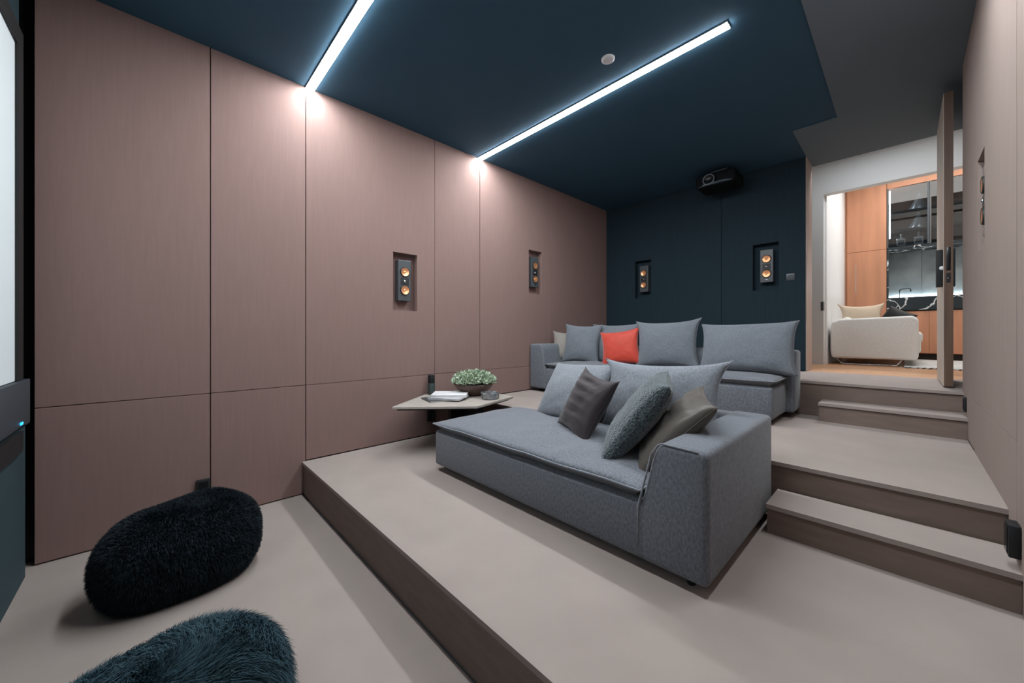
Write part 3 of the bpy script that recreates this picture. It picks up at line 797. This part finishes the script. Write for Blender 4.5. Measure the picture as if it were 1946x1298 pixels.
struct('wall_hall_end', (-2.3, -2.2, 5.56, YW + 0.7, Z3 - .06, 4.2), 'white', 'white end wall of the hall')
struct('wall_hall_far_end', (2.2, 2.3, 5.56, YH, Z3 - .06, 4.2), 'white', 'white far end wall of the hall')
struct('wall_hall_side', (0.40, 2.3, 5.40, 5.56, Z3 - .06, 4.2), 'white', 'white hall wall beside the doorway')
struct('ceiling_hall', (-2.3, 2.3, 5.56, YH + .12, 3.66, 3.8), 'white', 'white hall ceiling')
lw = struct('wall_living_left', (-0.90, -0.74, YH + 0.12, YW + .7, Z3 - .01, 4.2), 'whitecool', 'white side wall of the living room')
vs = thing('vent_strip', 'narrow slotted vent strip running up the white living room wall', 'vent', (-0.737, 8.87, 1.6))
bx('strip_plate', (-0.7398, -0.7365, 8.85, 8.895, 1.52, 2.82), 'whitecool', vs)
for i in range(32):
    z = 1.535 + i * 0.04
    bx('slot', (-0.7366, -0.735, 8.857, 8.888, z, z + .017), 'shelf', vs)
struct('wall_living_right', (3.5, 3.6, YH + .12, YW + .7, Z3 - .06, 4.2), 'white', 'white right wall of the living room')
struct('wall_living_back', (-0.9, 3.6, YW + .60, YW + .72, Z3 - .06, 4.2), 'white', 'white wall behind the cabinets')
struct('wall_living_front', (2.2, 3.6, YH, YH + .12, Z3 - .06, 4.2), 'white', 'white front wall of the living room')
struct('ceiling_living', (-0.9, 3.6, YH, YW + .72, 4.08, 4.2), 'white', 'white living room ceiling')

# tall veneered unit
tu = thing('tall_cabinet', 'tall reddish wood cabinet at the left of the living room wall', 'cabinet', (-0.45, YW + .3, Z3))
TX0, TX1 = -0.738, -0.206
bx('carcass', (TX0, TX1, YW + .022, YW + .59, Z3 + .1, 4.06), 'redwood', tu)
d1 = bx('door', (TX0 + .030, TX1 - .003, YW, YW + .02, 2.728, 3.93), 'redwood', tu)
d2 = bx('door', (TX0 + .030, TX1 - .003, YW, YW + .02, Z3 + .105, 2.722), 'redwood', tu)
bx('grip_groove', (-0.60, -0.585, YW - .002, YW, 2.0, 2.50), 'jamb', d2)
bx('filler', (TX0 + .030, TX1 - .003, YW, YW + .02, 3.935, 4.06), 'redwood', tu)
bx('plinth', (TX0, TX1, YW + .05, YW + .59, Z3 - .001, Z3 + .1), 'black', tu)

# display cabinet with smoked glass doors
dc = thing('display_cabinet', 'glass fronted display cabinet with shelves and a vertical light', 'cabinet', (0.4, YW + .3, 2.735))
CX0, CX1 = -0.202, 1.25
bx('back_panel', (CX0, CX1, YW + .40, YW + .42, 2.735, 3.86), 'cabinet_in', dc)
bx('side_panel', (CX0, CX0 + .02, YW + .02, YW + .40, 2.735, 3.86), 'cabinet_in', dc)
bx('side_panel', (CX1 - .02, CX1, YW + .02, YW + .40, 2.735, 3.86), 'cabinet_in', dc)
bx('bottom_panel', (CX0 + .02, CX1 - .02, YW + .02, YW + .40, 2.735, 2.757), 'shelf', dc)
bx('top_panel', (CX0, CX1, YW + .0, YW + .42, 3.74, 4.06), 'redwood', dc)
for z in (3.00, 3.31):
    bx('shelf', (CX0 + .02, CX1 - .02, YW + .05, YW + .40, z, z + .035), 'shelf', dc)
for xa, xb in ((CX0, 0.280), (0.284, 0.766)):
    dd = bx('door', (xa, xa + .016, YW - .002, YW + .018, 2.737, 3.738), 'shelf', dc)
    bx('door_rail', (xb - .022, xb, YW - .002, YW + .018, 2.737, 3.738), 'slate', dd)
    bx('pane', (xa + .016, xb - .022, YW + .006, YW + .010, 2.745, 3.73), 'glass', dd)
bx('light_bar', (CX0 + .024, CX0 + .040, YW + .04, YW + .06, 2.90, 3.71), 'led', dc, label='vertical glowing light bar')

def decanter(label, x, y, z, s=1.0, kind=0):
    t = thing('decanter', label, 'decanter', (x, y, z), 'glass decanters in the display cabinet')
    if kind == 0:
        obj('bottle', box(BM(), -.055 * s, .055 * s, -.04 * s, .04 * s, 0, .135 * s, bevel=.012 * s, seg=2), 'crystal', t, False, False)
        obj('label_plate', box(BM(), -.036 * s, .036 * s, -.044 * s, -.040 * s, .03 * s, .10 * s), 'slate', t, False, False)
        obj('neck', lathe(BM(), [(.022 * s, .13 * s), (.014 * s, .15 * s), (.018 * s, .165 * s)], 14), 'crystal', t, True, False)
        obj('stopper', lathe(BM(), [(.012 * s, .165 * s), (.020 * s, .185 * s), (.016 * s, .21 * s), (0, .22 * s)], 14), 'crystal', t, True, False)
    else:
        prof = []
        for i in range(19):
            q = i / 18; r = (.115 * (1 - q) ** 1.0 + .022) * s
            prof.append((r * (1.06 if i % 2 else .96), q * .24 * s))
        obj('bottle', lathe(BM(), [(0, 0)] + prof, 28), 'crystal', t, True, False)
        obj('stopper', lathe(BM(), [(.012 * s, .24 * s), (.022 * s, .255 * s), (.018 * s, .275 * s), (0, .285 * s)], 14), 'crystal', t, True, False)
decanter('square glass decanter on the lowest display shelf, nearer the light bar', -0.035, YW + .16, 2.757, 1.05)
decanter('square glass decanter on the lowest display shelf, nearer the door edge', 0.165, YW + .16, 2.757, 1.05)
decanter('ribbed conical glass decanter on the middle display shelf', 0.17, YW + .22, 3.035, 1.0, 1)
decanter('ribbed conical glass decanter on the top display shelf', 0.17, YW + .22, 3.345, 1.0, 1)

# bar niche: stone splashback, marble surround and counter
bn = thing('splashback', 'grey stone splashback lit from below behind the bar counter', 'splashback', (0.4, YW + .45, 1.89))
for xa, xb in ((CX0, 0.205), (0.209, 0.72), (0.724, CX1)):
    bx('slab', (xa, xb, YW + .44, YW + .46, 1.89, 2.70), 'stone', bn)
bx('surround', (CX0, CX1, YW + .0, YW + .46, 2.705, 2.733), 'marble', bn)
bx('surround', (CX0, CX0 + .02, YW + .0, YW + .44, 1.892, 2.705), 'marble', bn)
bx('light_rail', (CX0 + .03, CX1, YW + .415, YW + .43, 1.895, 1.915), 'ledrail', bn)
ct = thing('bar_counter', 'black marble counter front with white veins', 'counter', (0.4, YW + .3, 1.665))
bx('marble_front', (CX0, CX1, YW - .02, YW + .02, 1.675, 1.888), 'marble', ct)
bx('marble_top', (CX0, CX1, YW + .02, YW + .46, 1.862, 1.888), 'marble', ct)
bx('shadow_trim', (CX0, CX1, YW - .005, YW + .02, 1.655, 1.675), 'black', ct)
fc = thing('bar_tap', 'black squared tap rising from the bar counter', 'tap', (-0.02, YW + .24, 1.888))
pp = [(-0.055, YW + .24, 1.888), (-0.055, YW + .24, 2.02), (-0.048, YW + .235, 2.035), (-0.03, YW + .22, 2.042), (0.05, YW + .15, 2.042), (0.068, YW + .13, 2.035), (0.075, YW + .125, 2.02), (0.075, YW + .125, 1.985)]
obj('spout', tube(BM(), pp, 0.009, 8), 'black', fc, True)
obj('tap_base', lathe(BM(), [(0.022, 0), (0.022, 0.012), (0.012, 0.018)], 14, (-0.055, YW + .24, 1.888)), 'black', fc, True)
bc = thing('base_cabinet', 'reddish wood base cabinet below the marble counter', 'cabinet', (0.4, YW + .3, Z3))
bx('carcass', (CX0, CX1, YW + .022, YW + .59, Z3 + .1, 1.654), 'redwood', bc)
for xa, xb in ((CX0, 0.278), (0.278, 0.76), (0.76, CX1)):
    bx('door', (xa + .002, xb - .002, YW, YW + .02, Z3 + .105, 1.65), 'redwood', bc)
bx('plinth', (CX0, CX1, YW + .05, YW + .59, Z3 - .001, Z3 + .1), 'black', bc)

# cream sofa seen from its end
cs = thing('sofa', 'cream rounded sofa seen from its end through the doorway', 'sofa', (-0.3, 7.6, Z3))
bm = BM(); prism(bm, [(-0.70, Z3 + .085), (0.10, Z3 + .085), (0.125, Z3 + .12), (0.125, Z3 + .60), (0.08, Z3 + .645), (-0.62, Z3 + .62), (-0.70, Z3 + .585), (-0.715, Z3 + .5), (-0.715, Z3 + .2)], 6.83, 7.07, axis='y', bevel=0.03, seg=4)
autosmooth(obj('arm', bm, 'cream', cs), 60)
bm = BM(); prism(bm, [(-0.705, Z3 + .35), (-0.50, Z3 + .35), (-0.50, Z3 + .63), (-0.56, Z3 + .66), (-0.66, Z3 + .60), (-0.734, Z3 + .47), (-0.734, Z3 + .40)], 7.02, 8.45, axis='y', bevel=0.03, seg=4)
autosmooth(obj('back', bm, 'cream', cs), 60)
autosmooth(obj('seat', soft_box(BM(), -0.66, 0.15, 7.06, 8.45, Z3 + .16, Z3 + .44, .05), 'cream', cs), 60)
autosmooth(obj('arm', soft_box(BM(), -0.70, 0.125, 8.45, 8.62, Z3 + .085, Z3 + .63, .04), 'cream', cs), 60)
autosmooth(obj('seat_cushion', soft_box(BM(), -0.52, 0.165, 7.075, 8.44, Z3 + .30, Z3 + .45, .05), 'cream', cs), 60)
for yy in (6.90, 8.5):
    obj('sled_leg', tube(BM(), [(-0.66, yy, Z3 + .09), (-0.60, yy, Z3 + .012), (-0.56, yy, Z3 + .008), (-0.10, yy, Z3 + .008), (-0.06, yy, Z3 + .012), (-0.02, yy, Z3 + .09)], 0.007, 8), 'chrome', cs, True)
pillow('pale beige cushion peeping over the arm of the cream sofa', (-0.42, 7.22, Z3 + .44), 6, 10, 0.46, 0.40, 0.16, 'creampillow', group='cushions on the cream sofa', pinch=.16, wr=.006, seed=21, ears=.10, n=18)
pillow('black cushion peeping over the arm of the cream sofa', (-0.10, 7.30, Z3 + .44), -20, 12, 0.32, 0.33, 0.14, 'black', roll=30, group='cushions on the cream sofa', pinch=.08, wr=.006, seed=22, n=18)

# rug with a dark fringe
rg = thing('rug', 'pale shaggy rug with a dark knotted edge under the cream sofa', 'rug', (0.9, 7.7, Z3))
bx('pile', (0.0, 2.0, 6.66, 8.7, Z3 - .001, Z3 + .014), 'rug', rg, bevel=.005)
rv = random.Random(3)
for i in range(30):
    x = -0.02 + i * 0.035
    bm = BM(); tube(bm, [(x, 6.665, Z3 + .006), (x + rv.uniform(-.02, .02), 6.635, Z3 + .010), (x + rv.uniform(-.03, .03), 6.60, Z3 + .004)], 0.005, 5)
    obj('tassel', bm, 'black' if i % 3 else 'rug', rg, True)
